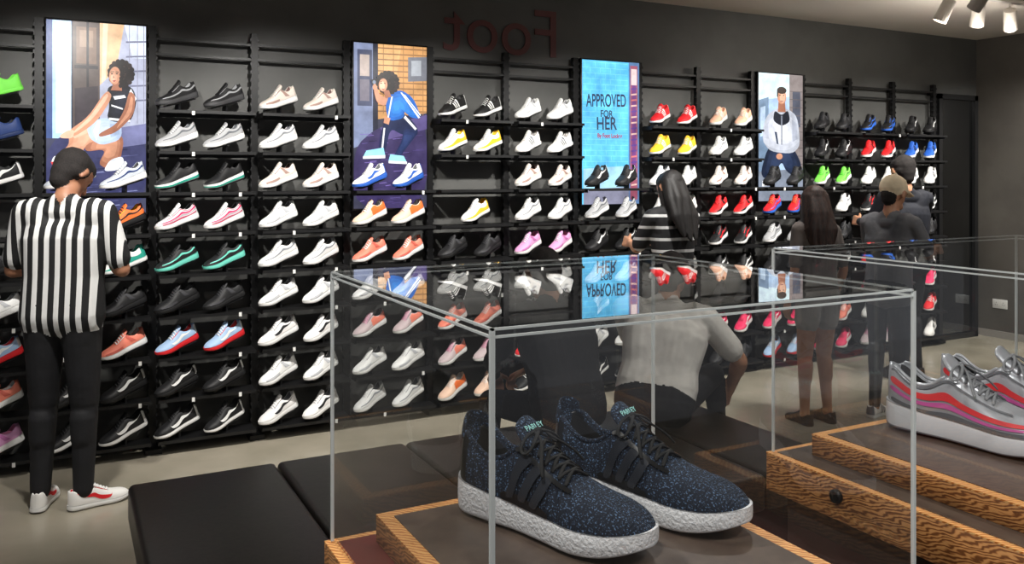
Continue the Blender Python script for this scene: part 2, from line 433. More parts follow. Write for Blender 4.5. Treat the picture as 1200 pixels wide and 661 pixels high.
        blend([(104,146),(120,134),(146,136),(147,160),(122,168),(108,160)],(176,194,222),(206,218,236),126,150,4); poly([(112,150),(118,138),(121,138),(116,162)],(236,244,250)); poly([(132,142),(143,140),(144,154),(133,158)],(166,184,212))
        poly([(66,180),(92,175),(96,183),(80,190),(62,190)],(235,237,243)); poly([(62,188),(94,184),(95,187),(64,192)],(200,60,60)); poly([(72,182),(84,180),(86,184),(74,186)],(190,194,206))
        blend([(128,98),(142,92),(160,96),(166,112),(158,140),(128,138),(132,118)],(16,18,28),(34,37,52),150,116,4)
        poly([(134,118),(148,122),(148,124),(134,120)],(235,235,240)); poly([(136,108),(150,106),(152,109),(138,112)],(235,240,250)); poly([(158,98),(165,110),(163,114),(156,102)],(230,235,245)); poly([(131,134),(157,136),(157,138.5),(131,137)],(235,238,245))
        poly([(128,100),(136,108),(116,140),(90,158),(82,156),(84,150),(106,134)],sk2); poly([(128,104),(131,108),(112,136),(90,154),(88,152),(108,134)],sk3); poly([(82,150),(90,150),(88,160),(74,160),(72,157)],sk3)
        poly([(156,100),(164,106),(162,130),(140,152),(120,158),(118,154),(140,142),(150,124)],sk); poly([(158,106),(161,110),(159,128),(140,148),(142,143),(154,126)],sk2)
        afro(146,80,16); poly([(137,92),(146,90),(147,101),(133,101)],sk)
        ell(138,83,7,11,sk2,.1); ell(136.6,84,4.6,8,(214,160,130),.1); ell(135.6,86,2.6,4.5,sk3,.1); ell(134.5,81,1.3,.7,hr); ell(140.5,80.5,1.3,.7,hr); poly([(132.8,78.6),(137,77.8),(137,78.5),(132.8,79.3)],hr); poly([(139,78),(143,78.2),(143,79),(139,78.7)],hr); poly([(134.8,89),(140,88.4),(137.4,90.8)],(160,60,66)); poly([(136.5,82),(138,86),(135.8,86)],sk)
        for k in range(7): ell(144+random.random()*5,68+k*4.5,2.6,2.8,hr,0,8)
    if n==1:
        poly([(410,48),(497,48),(497,248),(410,248)],(54,54,72))
        poly([(436,48),(497,48),(497,130),(436,140)],(196,144,88)); poly([(436,48),(466,48),(460,90),(436,110)],(216,166,108))
        for yy in range(52,130,7): poly([(436,yy),(497,yy-1),(497,yy+.4),(436,yy+1.4)],(130,92,58))
        for xx in range(444,497,12): poly([(xx,48),(xx+.8,48),(xx+.8,132),(xx,134)],(150,106,66))
        poly([(474,62),(497,60),(497,90),(474,92)],(110,112,120)); poly([(478,66),(490,65),(490,84),(478,85)],(160,164,170)); poly([(410,48),(436,48),(436,165),(410,175)],(120,130,160)); poly([(414,56),(431,56),(431,124),(414,124)],(62,68,94)); poly([(417,62),(428,62),(428,88),(417,88)],(176,160,152)); poly([(417,92),(428,92),(428,118),(417,118)],(110,104,116)); poly([(432,48),(438,48),(438,160),(432,164)],(30,32,50))
        poly([(410,175),(436,150),(497,130),(497,248),(410,248)],(54,44,86)); poly([(440,150),(497,132),(497,150),(450,164)],(86,74,124))
        for k in range(70):
            xx=412+random.random()*72; yy=158+random.random()*84; w_=5+random.random()*9; poly([(xx,yy),(xx+w_,yy-1),(xx+w_+1,yy-.4),(xx+1,yy+.7)],random.choice([(88,76,132),(34,30,56),(120,102,168),(70,58,108)]))
        poly([(446,140),(470,130),(486,150),(484,160),(466,158),(452,150),(446,180),(438,182),(440,160)],(20,32,70))
        blend([(468,150),(488,152),(470,176),(462,188),(456,184),(466,166)],(24,38,80),(38,56,104),470,166,3); poly([(470,134),(484,150),(482,152),(468,137)],(235,235,240)); poly([(444,150),(446,150),(443,180),(441,180)],(235,235,240))
        poly([(424,178),(444,174),(446,184),(420,186)],(150,216,244)); poly([(452,182),(468,184),(472,192),(450,190)],(150,216,244)); poly([(420,185),(446,183),(446,187),(420,188)],(235,240,245)); poly([(450,190),(472,191),(472,194),(450,193)],(235,240,245))
        blend([(450,110),(464,102),(480,112),(490,138),(474,136),(470,124),(468,138),(450,142),(446,124)],(24,96,182),(50,138,220),460,122,4)
        poly([(464,106),(466,106),(488,136),(486,137)],(240,245,250)); poly([(453,112),(455,111),(450,138),(448.5,138)],(240,245,250)); poly([(468,108),(470,109),(489,133),(488,134)],(240,245,250))
        poly([(450,112),(446,124),(436,120),(432,104),(436,100),(440,112)],sk2); poly([(429,92),(440,90),(442,98),(431,100)],(30,30,38)); ell(433,95,2,2.4,(120,130,150)); ell(434,101,3,4,sk2); poly([(445,136),(452,138),(450,146),(444,144)],sk2)
        afro(449,95,13.5); poly([(443,104),(450,104),(453,112),(446,114)],sk); ell(443,98,5.2,8,sk2,.1); ell(442,99,3.2,5.6,sk3); ell(440.8,96,1,.6,hr); ell(445,96,1,.6,hr); poly([(439.4,94),(442,93.6),(442,94.2),(439.4,94.6)],hr); poly([(441,102.8),(445,102.8),(443,104.2)],(160,60,60))
    if n==2:
        poly([(677,68),(744,68),(744,243),(677,243)],(92,186,236))
        for k in range(26):
            yy=70+k*6.7; poly([(677,yy),(731,yy),(731,yy+.7),(677,yy+.7)],(118,204,244))
            for xx in range(680+(k%2)*6,728,12): poly([(xx,yy),(xx+.6,yy),(xx+.6,yy+6),(xx,yy+6)],(118,204,244))
        poly([(731,68),(744,68),(744,243),(731,243)],(84,116,158)); poly([(733,72),(742,72),(742,238),(733,238)],(150,80,100)); poly([(735,90),(740,90),(740,200),(735,200)],(110,60,120)); poly([(734,76),(741,76),(741,96),(734,96)],(210,190,190))
        for k in range(18): poly([(734,100+k*7),(741,99+k*7),(741,101+k*7),(734,102+k*7)],random.choice([(200,110,110),(90,60,130),(220,180,170)]))
        poly([(677,200),(731,196),(731,243),(677,243)],(160,206,228)); poly([(677,225),(731,222),(731,243),(677,243)],(120,120,140))
        def txt(s,px,py,size,c,sx=.7,rot=0,off=.0012):
            cu=bpy.data.curves.new('lettering','FONT'); cu.body=s; cu.size=size; cu.align_x='CENTER'; cu.extrude=.0004; cu.offset=off
            cu.materials.append(mat('screen_ink_%02x%02x%02x'%c,c,.5,0,1.0))
            u=(px-r[0])/(r[2]-r[0]); v=(py-r[1])/(r[3]-r[1])
            o=mkobj('lettering',cu,e,(ix0+u*(ix1-ix0),yf-.001-.00012*lay[0]-.001,iz1-v*(iz1-iz0)),(math.pi/2,rot,0)); o.scale=(sx,1,1)
        ink=(36,58,92)
        txt('APPROVED',704,124,.135,ink,.54,-.03,.002); txt('FOR',704,137,.075,ink,.8); txt('HER',704,152,.135,ink,.75,-.02,.002); txt('By Foot Locker',708,162,.045,(190,40,50),.8)
    if n==3:
        poly([(884,82),(939,82),(939,222),(884,222)],(165,190,218)); poly([(884,82),(939,82),(939,104),(884,112)],(208,230,248))
        poly([(922,82),(939,82),(939,200),(922,196)],(128,118,116)); poly([(926,100),(936,100),(936,140),(926,140)],(74,78,92)); poly([(884,112),(896,108),(896,190),(884,195)],(115,138,164)); poly([(886,120),(892,118),(892,150),(886,152)],(180,200,220))
        for yy in range(100,190,9): poly([(922,yy),(939,yy),(939,yy+.8),(922,yy+.8)],(96,88,88))
        poly([(884,190),(939,186),(939,222),(884,222)],(120,128,142))
        blend([(896,160),(925,160),(938,182),(934,198),(918,190),(912,178),(904,192),(890,198),(886,190)],(22,32,54),(40,54,84),912,174,3)
        blend([(896,126),(906,120),(920,120),(932,128),(936,160),(926,170),(898,168),(888,156),(890,136)],(176,180,190),(222,224,230),912,146,4); poly([(925,132),(931,136),(932,156),(926,162)],(160,165,178)); poly([(891,140),(895,136),(896,154),(892,152)],(170,174,186))
        poly([(903,122),(912,128),(920,121),(923,134),(912,140),(901,134)],(22,26,38)); poly([(911,128),(913,128),(912.6,166),(911.4,166)],(120,124,136)); poly([(906,146),(908,160),(906,160),(903,146)],(60,70,90)); poly([(890,152),(906,160),(920,160),(934,152),(934,157),(921,166),(905,166),(889,159)],(190,194,204))
        poly([(908,112),(916,112),(917,124),(907,124)],sk); ell(912,107,5.6,8.4,sk2); ell(913,108,3.4,5.8,sk3); ell(912,100,6,4,(46,32,27)); poly([(906,101),(908,100),(907.4,108),(906,107)],(46,32,27)); ell(909.7,105.5,.9,.5,hr); ell(914.3,105.5,.9,.5,hr); poly([(909.6,111.6),(914.6,111.6),(912,112.8)],(140,70,70)); ell(909,173,4,3.4,sk2); poly([(888,200),(900,196),(903,204),(888,206)],(235,235,238))
    mkobj('display_image',B.mesh('display_image',mats),e)
for n in range(4): screen(n)
cu=bpy.data.curves.new('sign_reflection','FONT'); cu.body='Foot'; cu.size=.5; cu.extrude=.004; cu.materials.append(mat('reflection_red',(98,52,52),.6))  # mirrored lettering laid on the wall to imitate a sign reflected in glass
so=mkobj('sign_reflection',cu,None,(3.30,WY-.006,2.50),(math.pi/2,0,0)); so.scale=(-1,1,1)
e=empty('standing_mirror')
mx0,mx1=7.56,8.16
for a,b in (((mx0,5.42,.0),(mx0+.05,5.49,2.42)),((mx1-.05,5.42,.0),(mx1,5.49,2.42)),((mx0,5.42,2.37),(mx1,5.49,2.42)),((mx0,5.42,0),(mx1,5.49,.05))): boxobj('frame',a,b,blk2,e)
boxobj('glass',(mx0+.05,5.45,.05),(mx1-.05,5.46,2.37),mat('mirror_dark',(110,112,114),.06,1),e)
m_wl=mat('lamp_housing',(176,170,162),.4); m_ge=mat('lamp_glow',(255,236,205),.4,0,6)
boxobj('trim_1',(-1,3.68,CZ-.03),(RX-.1,3.72,CZ),mat('track_rail',(175,170,165),.4))
boxobj('trim_2',(-1,1.98,CZ-.03),(RX-.1,2.02,CZ),MC[('track_rail',)])
boxobj('trim_3',(5.4,4.08,CZ-.03),(7.2,4.12,CZ),MC[('track_rail',)])
def spotlamp(x,y,tx,ty,tz,pw,ang=75,glow=0):
    e=empty('ceiling_spotlight',(x,y,CZ-.03))
    d=Vector((tx-x,ty-y,tz-(CZ-.17))).normalized()
    B=MB(); B.tube([(0,0,0),(0,0,-.09)],.01,0); c=Vector((0,0,-.13))
    B.tube([c-d*.09,c-d*.085,c+d*.08,c+d*.085],[.02,.045,.05,.05],0,20)
    B.tube([c+d*.0852,c+d*.086],[.04,.04],1,20)
    mkobj('housing',B.mesh('housing',[m_wl,m_ge]),e)
    l=bpy.data.lights.new('lamp','SPOT'); l.energy=pw; l.spot_size=math.radians(ang); l.spot_blend=.7; l.shadow_soft_size=.05; l.color=(1,.97,.92)
    o=bpy.data.objects.new('lamp',l); COL.objects.link(o); o.parent=e; o.location=c+d*.1; o.rotation_euler=d.to_track_quat('-Z','Y').to_euler()
    if glow:  # added point light with no fixture of its own, brightens the ceiling
        l=bpy.data.lights.new('ceiling_fill','POINT'); l.energy=glow; l.shadow_soft_size=.06; l.color=(1,.93,.84)
        o=bpy.data.objects.new('ceiling_fill',l); COL.objects.link(o); o.parent=e; o.location=c+Vector((0,0,-.14))
for i in range(8):
    x=.0+i*1.12; spotlamp(x,3.7,x+.15,5.4,.95,190,86)
for x,tx in ((5.78,5.2),(6.17,6.9),(6.57,8.0)): spotlamp(x,4.1,tx,4.9,.8,18,70,8)
for x,y,tx,ty,tz,p in ((-.3,2.0,.75,1.1,1.0,60),(1.9,2.0,1.3,1.0,1.0,60),(-.2,.1,.6,1.1,1.05,75),(1.2,-.3,1.6,1.1,1.05,55),(3.1,2.0,2.5,3.2,.5,90),(6.6,2.0,6.2,3.4,0,90),(4.9,2.0,4.6,3.9,.8,40),(7.6,2.0,8.2,3.5,1.2,45),(-.9,2.0,-.3,4.2,0,65)): spotlamp(x,y,tx,ty,tz,p,74)  # added fill spots, all out of view, to brighten cases, bench, shoppers and floor
w=bpy.data.worlds.new('world'); S.world=w; w.use_nodes=True; w.node_tree.nodes['Background'].inputs[0].default_value=(.62,.63,.68,1); w.node_tree.nodes['Background'].inputs[1].default_value=.24

# ---------------- bench
m_le=noisemat('black_leather',(34,30,27),(42,37,33),60,rough=.4,bump=.15)
e=empty('leather_bench')
bx=[.22,.79,1.36,1.93,2.5,2.95]
for i in range(len(bx)-1):
    boxobj('cushion',(bx[i]+.003,2.55,.27),(bx[i+1]-.003,3.63,.42),m_le,e,.022,4)
boxobj('base',(.27,2.6,.06),(2.9,3.58,.272),blk2,e)
for x in (.4,1.55,2.75):
    for y in (2.72,3.45): boxobj('foot',(x-.03,y-.03,0),(x+.03,y+.03,.06),blk,e)

# ---------------- display cases & plinths
def plymat(name,sc,cols,dist):
    m=mat(name,cols[1],.42); nt=m.node_tree;N=nt.nodes;L=nt.links;b=N['Principled BSDF']
    tc=N.new('ShaderNodeTexCoord'); mp=N.new('ShaderNodeMapping'); mp.inputs['Scale'].default_value=sc
    w=N.new('ShaderNodeTexWave'); w.bands_direction='DIAGONAL'; w.inputs['Scale'].default_value=2.2; w.inputs['Distortion'].default_value=dist; w.inputs['Detail'].default_value=2; w.inputs['Detail Scale'].default_value=.8
    cr=N.new('ShaderNodeValToRGB'); E=cr.color_ramp.elements; E[0].color=lin(cols[0])+(1,); E[0].position=.12; E[1].color=lin(cols[2])+(1,); E[1].position=.85
    x=E.new(.45); x.color=lin(cols[1])+(1,)
    L.new(tc.outputs['Object'],mp.inputs[0]); L.new(mp.outputs[0],w.inputs[0]); L.new(w.outputs[1],cr.inputs[0]); L.new(cr.outputs[0],b.inputs['Base Color'])
    return m
m_ply=plymat('plywood_face',(12,12,40),((118,72,38),(172,112,62),(208,150,92)),12)
m_rim=plymat('plywood_rim',(26,26,26),((204,122,58),(240,166,94),(252,200,132)),5)
m_top=noisemat('plinth_top_vinyl',(88,74,66),(98,84,74),30,rough=.34); m_red=mat('red_laminate',(120,42,40),.4)
def acrylic():
    m=bpy.data.materials.new('clear_acrylic'); m.use_nodes=True; nt=m.node_tree;N=nt.nodes;L=nt.links
    for n in list(N): N.remove(n)
    out=N.new('ShaderNodeOutputMaterial'); mx=N.new('ShaderNodeMixShader'); tr=N.new('ShaderNodeBsdfTransparent'); gl=N.new('ShaderNodeBsdfGlossy')
    tr.inputs[0].default_value=(.965,.972,.97,1); gl.inputs['Roughness'].default_value=.01; gl.inputs[0].default_value=(1,1,1,1)
    g=N.new('ShaderNodeNewGeometry'); d=N.new('ShaderNodeVectorMath'); d.operation='DOT_PRODUCT'; L.new(g.outputs['Incoming'],d.inputs[0]); L.new(g.outputs['Normal'],d.inputs[1])
    def M(op,a,b):
        n=N.new('ShaderNodeMath'); n.operation=op
        for i,v in enumerate((a,b)):
            if v is None: continue
            if isinstance(v,(int,float)): n.inputs[i].default_value=v
            else: L.new(v,n.inputs[i])
        return n.outputs[0]
    c=M('ABSOLUTE',d.outputs['Value'],None); p=M('POWER',M('SUBTRACT',1,c),3.6); f=M('ADD',M('MULTIPLY',p,.88),.075)
    L.new(f,mx.inputs[0]); L.new(tr.outputs[0],mx.inputs[1]); L.new(gl.outputs[0],mx.inputs[2]); L.new(mx.outputs[0],out.inputs[0])
    return m
m_ac=acrylic(); m_edge=mat('acrylic_edge',(228,234,234),.18); m_edge.node_tree.nodes['Principled BSDF'].inputs['Transmission Weight'].default_value=.2
def case(x0,x1,y0,y1,z0,z1):
    e=empty('acrylic_display_case')
    B=MB()
    B.add([(x0,y0,z1),(x1,y0,z1),(x1,y1,z1),(x0,y1,z1)],[(0,1,2,3)])
    cn=(((x0,y0),(x1,y0)),((x1,y0),(x1,y1)),((x1,y1),(x0,y1)),((x0,y1),(x0,y0)))
    for (a,b) in cn: B.add([(a[0],a[1],z0),(b[0],b[1],z0),(b[0],b[1],z1),(a[0],a[1],z1)],[(0,1,2,3)])
    mkobj('panels',B.mesh('panels',[m_ac]),e)
    B=MB(); r=.0017
    for (a,b) in cn:
        for zz in (z1-.0022,z1-.010): B.box((min(a[0],b[0])-r,min(a[1],b[1])-r,zz-.0012),(max(a[0],b[0])+r,max(a[1],b[1])+r,zz+.0012))
        B.box((a[0]-r*1.4,a[1]-r*1.4,z0),(a[0]+r*1.4,a[1]+r*1.4,z1-.0034))
    mkobj('edges',B.mesh('edges',[m_edge]),e)
def plinth(x0,x1,y0,y1,ux0,ux1,uy0,uy1,inl):
    e=empty('display_plinth')
    boxobj('cabinet',(x0+.03,y0+.03,0),(x1-.03,y1-.03,.965),mat('cabinet_dark',(58,48,42),.5),e)
    boxobj('lower_tier',(x0,y0,.965),(x1,y1,1.040),m_ply,e,.001,1)
    boxobj('lower_rim',(x0,y0,1.040),(x1,y1,1.043),m_rim,e)
    boxobj('lower_inlay',(x0+.016,y0+.016,1.043),(x1-.016,y1-.016,1.0445),inl,e)
    boxobj('upper_tier',(ux0,uy0,1.0445),(ux1,uy1,1.085),m_ply,e,.001,1)
    boxobj('upper_rim',(ux0,uy0,1.085),(ux1,uy1,1.088),m_rim,e)
    boxobj('upper_inlay',(ux0+.022,uy0+.022,1.088),(ux1-.022,uy1-.022,1.0895),m_top,e)
    return e
plinth(.365,1.01,.745,1.33,.435,.93,.80,1.285,m_red)
case(.375,1.0,.755,1.32,1.045,1.47)
p2=plinth(1.30,2.15,.745,1.33,1.365,2.08,.80,1.268,m_top)
case(1.31,2.14,.755,1.32,1.045,1.47)
B=MB(); B.tube([(0,0,0),(-.008,0,0),(-.010,0,0)],[.013,.013,.009],0,24); mkobj('knob',B.mesh('knob',[blk],True),p2,(1.30,1.145,1.012))

# ---------------- hero sneakers
def knit():
    m=mat('navy_knit',(22,26,34),.85); nt=m.node_tree;N=nt.nodes;L=nt.links;b=N['Principled BSDF']
    tc=N.new('ShaderNodeTexCoord'); mp=N.new('ShaderNodeMapping'); mp.inputs['Scale'].default_value=(.8,1.1,1.1)
    no=N.new('ShaderNodeTexNoise'); no.inputs['Scale'].default_value=150; no.inputs['Detail'].default_value=1
    wv=N.new('ShaderNodeTexWave'); wv.inputs['Scale'].default_value=28; wv.inputs['Distortion'].default_value=4; wv.bands_direction='X'
    cr=N.new('ShaderNodeValToRGB'); E=cr.color_ramp.elements; E[0].position=.58; E[0].color=lin((17,27,44))+(1,); E[1].position=.7; E[1].color=lin((104,132,168))+(1,)
    bp=N.new('ShaderNodeBump'); bp.inputs['Strength'].default_value=.3; bp.inputs['Distance'].default_value=.006
    L.new(tc.outputs['Object'],mp.inputs[0]); L.new(mp.outputs[0],no.inputs['Vector']); L.new(mp.outputs[0],wv.inputs['Vector']); L.new(no.outputs[0],cr.inputs[0]); L.new(cr.outputs[0],b.inputs['Base Color'])
    L.new(wv.outputs[1],bp.inputs['Height']); L.new(bp.outputs[0],b.inputs['Normal']); return m
m_boost=noisemat('foam_sole_white',(250,250,252),(234,237,242),70,rough=.5,bump=.5,lo=.3,hi=.7,bd=.01)
hk=knit(); hb=mat('cage_black',(17,18,22),.3); hs=mat('stripe_grey',(46,49,56),.26); hl=mat('lace_black',(13,14,17),.75)
def hero(name,mats,pattern,heel,toe,z,L,label=True,zs=1.12):
    d=Vector((toe[0]-heel[0],toe[1]-heel[1])); yaw=math.atan2(d.y,d.x)
    e=empty(name,(heel[0],heel[1],z),(0,0,yaw)); e.scale=(L,L,L*zs)
    o=mkobj('body',sneaker(name+'_mesh',mats,True,pattern,Ns=44,hero=True),e)
    md=o.modifiers.new('s','SUBSURF'); md.levels=1; md.render_levels=2
    if label:
        cu=bpy.data.curves.new('tongue_label','FONT'); cu.body='PARLEY'; cu.size=.036; cu.extrude=.001; cu.align_x='CENTER'; cu.materials.append(mat('label_mint',(170,235,230),.5))
        t=mkobj('tongue_label',cu,e,(.418,0,.390),(0,0,0)); t.rotation_euler=(math.radians(40),0,math.radians(90))
        B=MB(); V=[];F=[]
        for k in range(9):
            a=math.radians(-62+k*15.5)
            for rr,zz in ((.118,.30),(.112,.36),(.098,.405),(.088,.405),(.094,.35),(.10,.30)):
                V.append((.118-rr*math.cos(a)*1.0,rr*math.sin(a)*.95,zz-(.03*(abs(k-4)/4)**2 if zz>.34 else 0)))
        for k in range(8):
            for j in range(6): F.append((k*6+j,k*6+(j+1)%6,(k+1)*6+(j+1)%6,(k+1)*6+j))
        F.append(tuple(range(5,-1,-1))); F.append(tuple(48+j for j in range(6)))
        B.add(V,F,0); o=mkobj('heel_tab',B.mesh('heel_tab',[hk],True),e); md=o.modifiers.new('s','SUBSURF'); md.levels=1; md.render_levels=2
    return e
um=[m_boost,hk,hb,mat('lining_black',(14,14,16),.9),hl,mat('outsole_white',(225,228,232),.6),hb,hs]
hero('running_sneaker',um,'stripes',(.578,1.255),(.708,.938),1.0895,.34)
hero('running_sneaker',um,'stripes',(.752,1.256),(.882,.938),1.0895,.34)
silver=mat('silver_mesh',(196,199,206),.3,.35)
am=[mat('airsole_white',(228,229,234),.3),silver,mat('wave_red',(232,56,62),.45),mat('lining_black',(14,14,16),.9),mat('lace_grey',(130,132,136),.7),mat('outsole_grey',(150,148,158),.5),mat('wave_dark',(104,106,112),.5),mat('wave_magenta',(214,96,170),.5)]
hero('silver_sneaker',am,'airmax',(1.565,1.238),(1.63,.90),1.0895,.34,False,1.16)
hero('silver_sneaker',am,'airmax',(1.735,1.238),(1.80,.90),1.0895,.34,False,1.16)

# ---------------- people
def ico():
    bm=bmesh.new(); bmesh.ops.create_icosphere(bm,subdivisions=2,radius=1); 
    V=[v.co.copy() for v in bm.verts]; F=[tuple(v.index for v in f.verts) for f in bm.faces]; bm.free(); return V,F
IV,IF=ico()
class Fig:
    def __init__(s): s.p=[]
    def cap(s,a,b,ra,rb,tag): s.p.append((Vector(a),Vector(b),ra,rb,tag))
    def build(s,name,matd,parent,vox=.0065,sm=6):
        B=MB()
        for a,b,ra,rb,t in s.p:
            B.add([v*ra+a for v in IV],IF)
            if (b-a).length>1e-4:
                B.add([v*rb+b for v in IV],IF)
                k=max(1,int((b-a).length/.03))
                B.tube([a+(b-a)*(i/k) for i in range(k+1)],[ra+(rb-ra)*i/k for i in range(k+1)],0,16)
        tmp=mkobj('tmp',B.mesh('tmp',[]))
        md=tmp.modifiers.new('r','REMESH'); md.mode='VOXEL'; md.voxel_size=vox; md.use_smooth_shade=True
        ms=tmp.modifiers.new('s','SMOOTH'); ms.factor=.5; ms.iterations=sm
        dg=bpy.context.evaluated_depsgraph_get(); me=bpy.data.meshes.new_from_object(tmp.evaluated_get(dg)); bpy.data.objects.remove(tmp)
        me.name=name
        n=len(me.polygons); C=np.empty(n*3); me.polygons.foreach_get('center',C); C=C.reshape(-1,3)
        best=np.full(n,1e9); idx=np.zeros(n,int); tags=list(matd.keys())
        for a,b,ra,rb,t in s.p:
            A=np.array(a); D=np.array(b-a); l=max(D@D,1e-9)
            tt=np.clip(((C-A)@D)/l,0,1); d=np.linalg.norm(C-A-tt[:,None]*D,axis=1)-(ra+(rb-ra)*tt)
            k=d<best; best[k]=d[k]; idx[k]=tags.index(t)
        me.materials.clear()
        for t in tags: me.materials.append(matd[t])
        me.polygons.foreach_set('material_index',idx.astype(np.int32)); me.polygons.foreach_set('use_smooth',[True]*n); me.update()
        return mkobj('body',me,parent)
def V3(*a): return Vector(a)
def hand(f,wr,d,n,side,curl=.35,sc=1,tag='skin'):
    d=Vector(d).normalized(); n=Vector(n); n=(n-d*n.dot(d)).normalized(); s_=d.cross(n)*side
    lens=[.9,1.02,1.0,.8]
    for k in range(4):
        kn=wr+d*.088*sc+s_*(1.5-k)*.021*sc
        f.cap(wr+s_*(1.5-k)*.011*sc,kn,.016*sc,.0125*sc,tag)
        p=kn; dd=d.copy(); 
        for i,l in enumerate((.042,.028,.022)):
            ang=curl*(1+.3*i+.08*k); dd=(dd*math.cos(ang)+(n-dd*n.dot(dd)).normalized()*math.sin(ang)).normalized()
            q=p+dd*l*lens[k]*sc; f.cap(p,q,(.0095-.0008*i)*sc,(.0088-.0008*i)*sc,tag); p=q
    b=wr+d*.025*sc+s_*.022*sc; t1=b+(d*.6+s_*.75+n*.3).normalized()*.042*sc; t2=t1+(d*.85+s_*.3+n*.4).normalized()*.032*sc
    f.cap(b,t1,.014*sc,.011*sc,tag); f.cap(t1,t2,.0105*sc,.009*sc,tag)
def head(f,c,fw,hair='short',sc=1.0):
    fw=Vector(fw).normalized(); r=fw.cross(V3(0,0,1)).normalized(); u=r.cross(fw).normalized()
    g=lambda x,y,z: c+(r*x+fw*y+u*z)*sc
    C=lambda a,b,ra,rb,t: f.cap(g(*a),g(*b),ra*sc,rb*sc,t)
    C((0,-.02,.02),(0,.018,.025),.078,.077,'skin'); C((0,.03,-.02),(0,.045,-.06),.064,.043,'skin'); C((-.02,.06,-.08),(.02,.06,-.08),.026,.026,'skin'); C((0,-.02,-.03),(0,.0,-.06),.056,.05,'skin')
    C((0,.092,.01),(0,.112,-.028),.010,.014,'skin'); C((-.012,.1,-.032),(.012,.1,-.032),.011,.011,'skin')
    C((-.018,.086,-.06),(.018,.086,-.06),.011,.011,'lip')
    for s in (1,-1):
        C((s*.03,.082,.004),(s*.034,.082,.004),.0125,.0125,'eye'); C((s*.018,.09,.022),(s*.045,.08,.022),.007,.006,'hair')
        C((s*.080,.0,.012),(s*.086,-.012,-.022),.016,.010,'skin')
    if hair in('short','long'):
        C((0,-.032,.040),(0,.025,.048),.083,.070,'hair'); C((0,-.036,.03),(0,-.038,-.02),.078,.064,'hair'); C((0,-.038,-.02),(0,-.034,-.062),.062,.050,'hair')
        for s in (1,-1): C((s*.03,-.03,.04),(s*.028,.035,.050),.062,.046,'hair'); C((s*.038,-.03,.0),(s*.04,.0,.02),.048,.046,'hair')
    if hair=='long':
        rnd=random.Random(5)
        for i,s in enumerate((-1,-.8,-.6,-.4,-.2,0,.2,.4,.6,.8,1)):
            j=rnd.uniform(-.012,.012); e_=rnd.uniform(-.03,.03); rr=.034+rnd.uniform(-.004,.004)
            cv=math.sqrt(max(0,1-s*s*.8))
            p0=(s*.055,-.03-.035*cv,.03); p1=(s*.082,-.045-.045*cv+j,-.10); p2=(s*.090+j,-.06-.04*cv,-.22); p3=(s*.068+j,-.075-.02*cv,-.34-.03*cv+e_)
            C(p0,p1,rr+.008,rr,'hair'); C(p1,p2,rr,rr*.85,'hair'); C(p2,p3,rr*.85,.011,'hair')
        for s in (1,-1): C((s*.055,.01,.035),(s*.080,.0,-.10),.036,.030,'hair'); C((s*.080,.0,-.10),(s*.095,-.03,-.24),.030,.016,'hair')
    if hair=='cap':
        C((0,-.03,.04),(0,.02,.05),.088,.08,'cap'); C((0,-.03,.058),(0,.01,.062),.080,.080,'cap'); C((0,-.012,.142),(0,-.011,.145),.012,.012,'cap')
        for x in (-.06,-.04,-.02,0,.02,.04,.06): C((x,.06,.038),(x*.9,.178-abs(x)*.55,.020),.012,.009,'cap')
        C((0,-.045,-.015),(0,-.045,-.045),.064,.052,'hair')
def torso(f,pel,chest,shL,shR,neck,hc,tt,tb,w=1.0,depth=1.0,hem=0,loose=1.0):
    pel,chest,shL,shR,neck,hc=map(Vector,(pel,chest,shL,shR,neck,hc))
    r=(shR-shL).normalized()
    wa=pel+(chest-pel)*.42; up=(chest-pel).normalized()
    for s in (-1,-.6,-.2,.2,.6,1):
        f.cap(chest+r*s*.090*w,wa+r*s*.076*w*loose,.100*depth,.090*depth*loose,tt)
        f.cap(wa+r*s*.076*w*loose,pel+r*s*.084*w*loose-up*hem,.090*depth*loose,.094*depth*loose,tt)
        f.cap(pel+r*s*.078*w,pel+r*s*.078*w-up*.055,.095*depth,.095*depth,tb)
    # soft cloth folds at the waist
    for k,(dx,zf) in enumerate(((-.7,.2),(.1,.33),(.65,.12),(-.2,.05))):
        p=pel+(chest-pel)*zf-up*hem*.5; back=r.cross(up)*(-.088*depth)
        f.cap(p+r*dx*.09-back*-1,p+r*(dx*.09+.08)-back*-1+up*.03,.014,.010,tt)
    f.cap(shL+r*.02,shR-r*.02,.060,.060,tt); f.cap(shL+r*.05,chest-r*.07,.074,.09,tt); f.cap(shR-r*.05,chest+r*.07,.074,.09,tt)
    mid=(shL+shR)/2
    f.cap(mid+r*.08,neck,.055,.05,tt); f.cap(mid-r*.08,neck,.055,.05,tt)
    f.cap(neck,hc-V3(0,0,.03),.052,.05,'skin')
def shoeat(parent,k,ankle,yaw,L=.27,side=1,pitch=0):
    o=mkobj('shoe',style(k),parent); o.matrix_local=Matrix.Translation(ankle)@Matrix.Rotation(yaw,4,'Z')@Matrix.Rotation(pitch,4,'Y')@Matrix.Translation((-.07,0,-.088))@Matrix.Diagonal((L,L,L,1)); return o
SK=noisemat('skin',(192,142,112),(182,130,100),20,rough=.5); SKT=noisemat('skin_tan',(170,120,92),(158,108,82),20,rough=.5)
HB=noisemat('hair_black',(14,11,11),(24,20,20),120,rough=.6,stretch=(1,1,.1),bump=.8); HBR=noisemat('hair_brown',(58,36,28),(34,21,17),120,rough=.6,stretch=(1,1,.1),bump=.8)
HS=noisemat('hair_cropped',(22,18,17),(34,28,26),160,rough=.85,bump=.4)
LIP=mat('lips',(165,90,84),.5); EYE=mat('eyes',(40,30,28),.2)
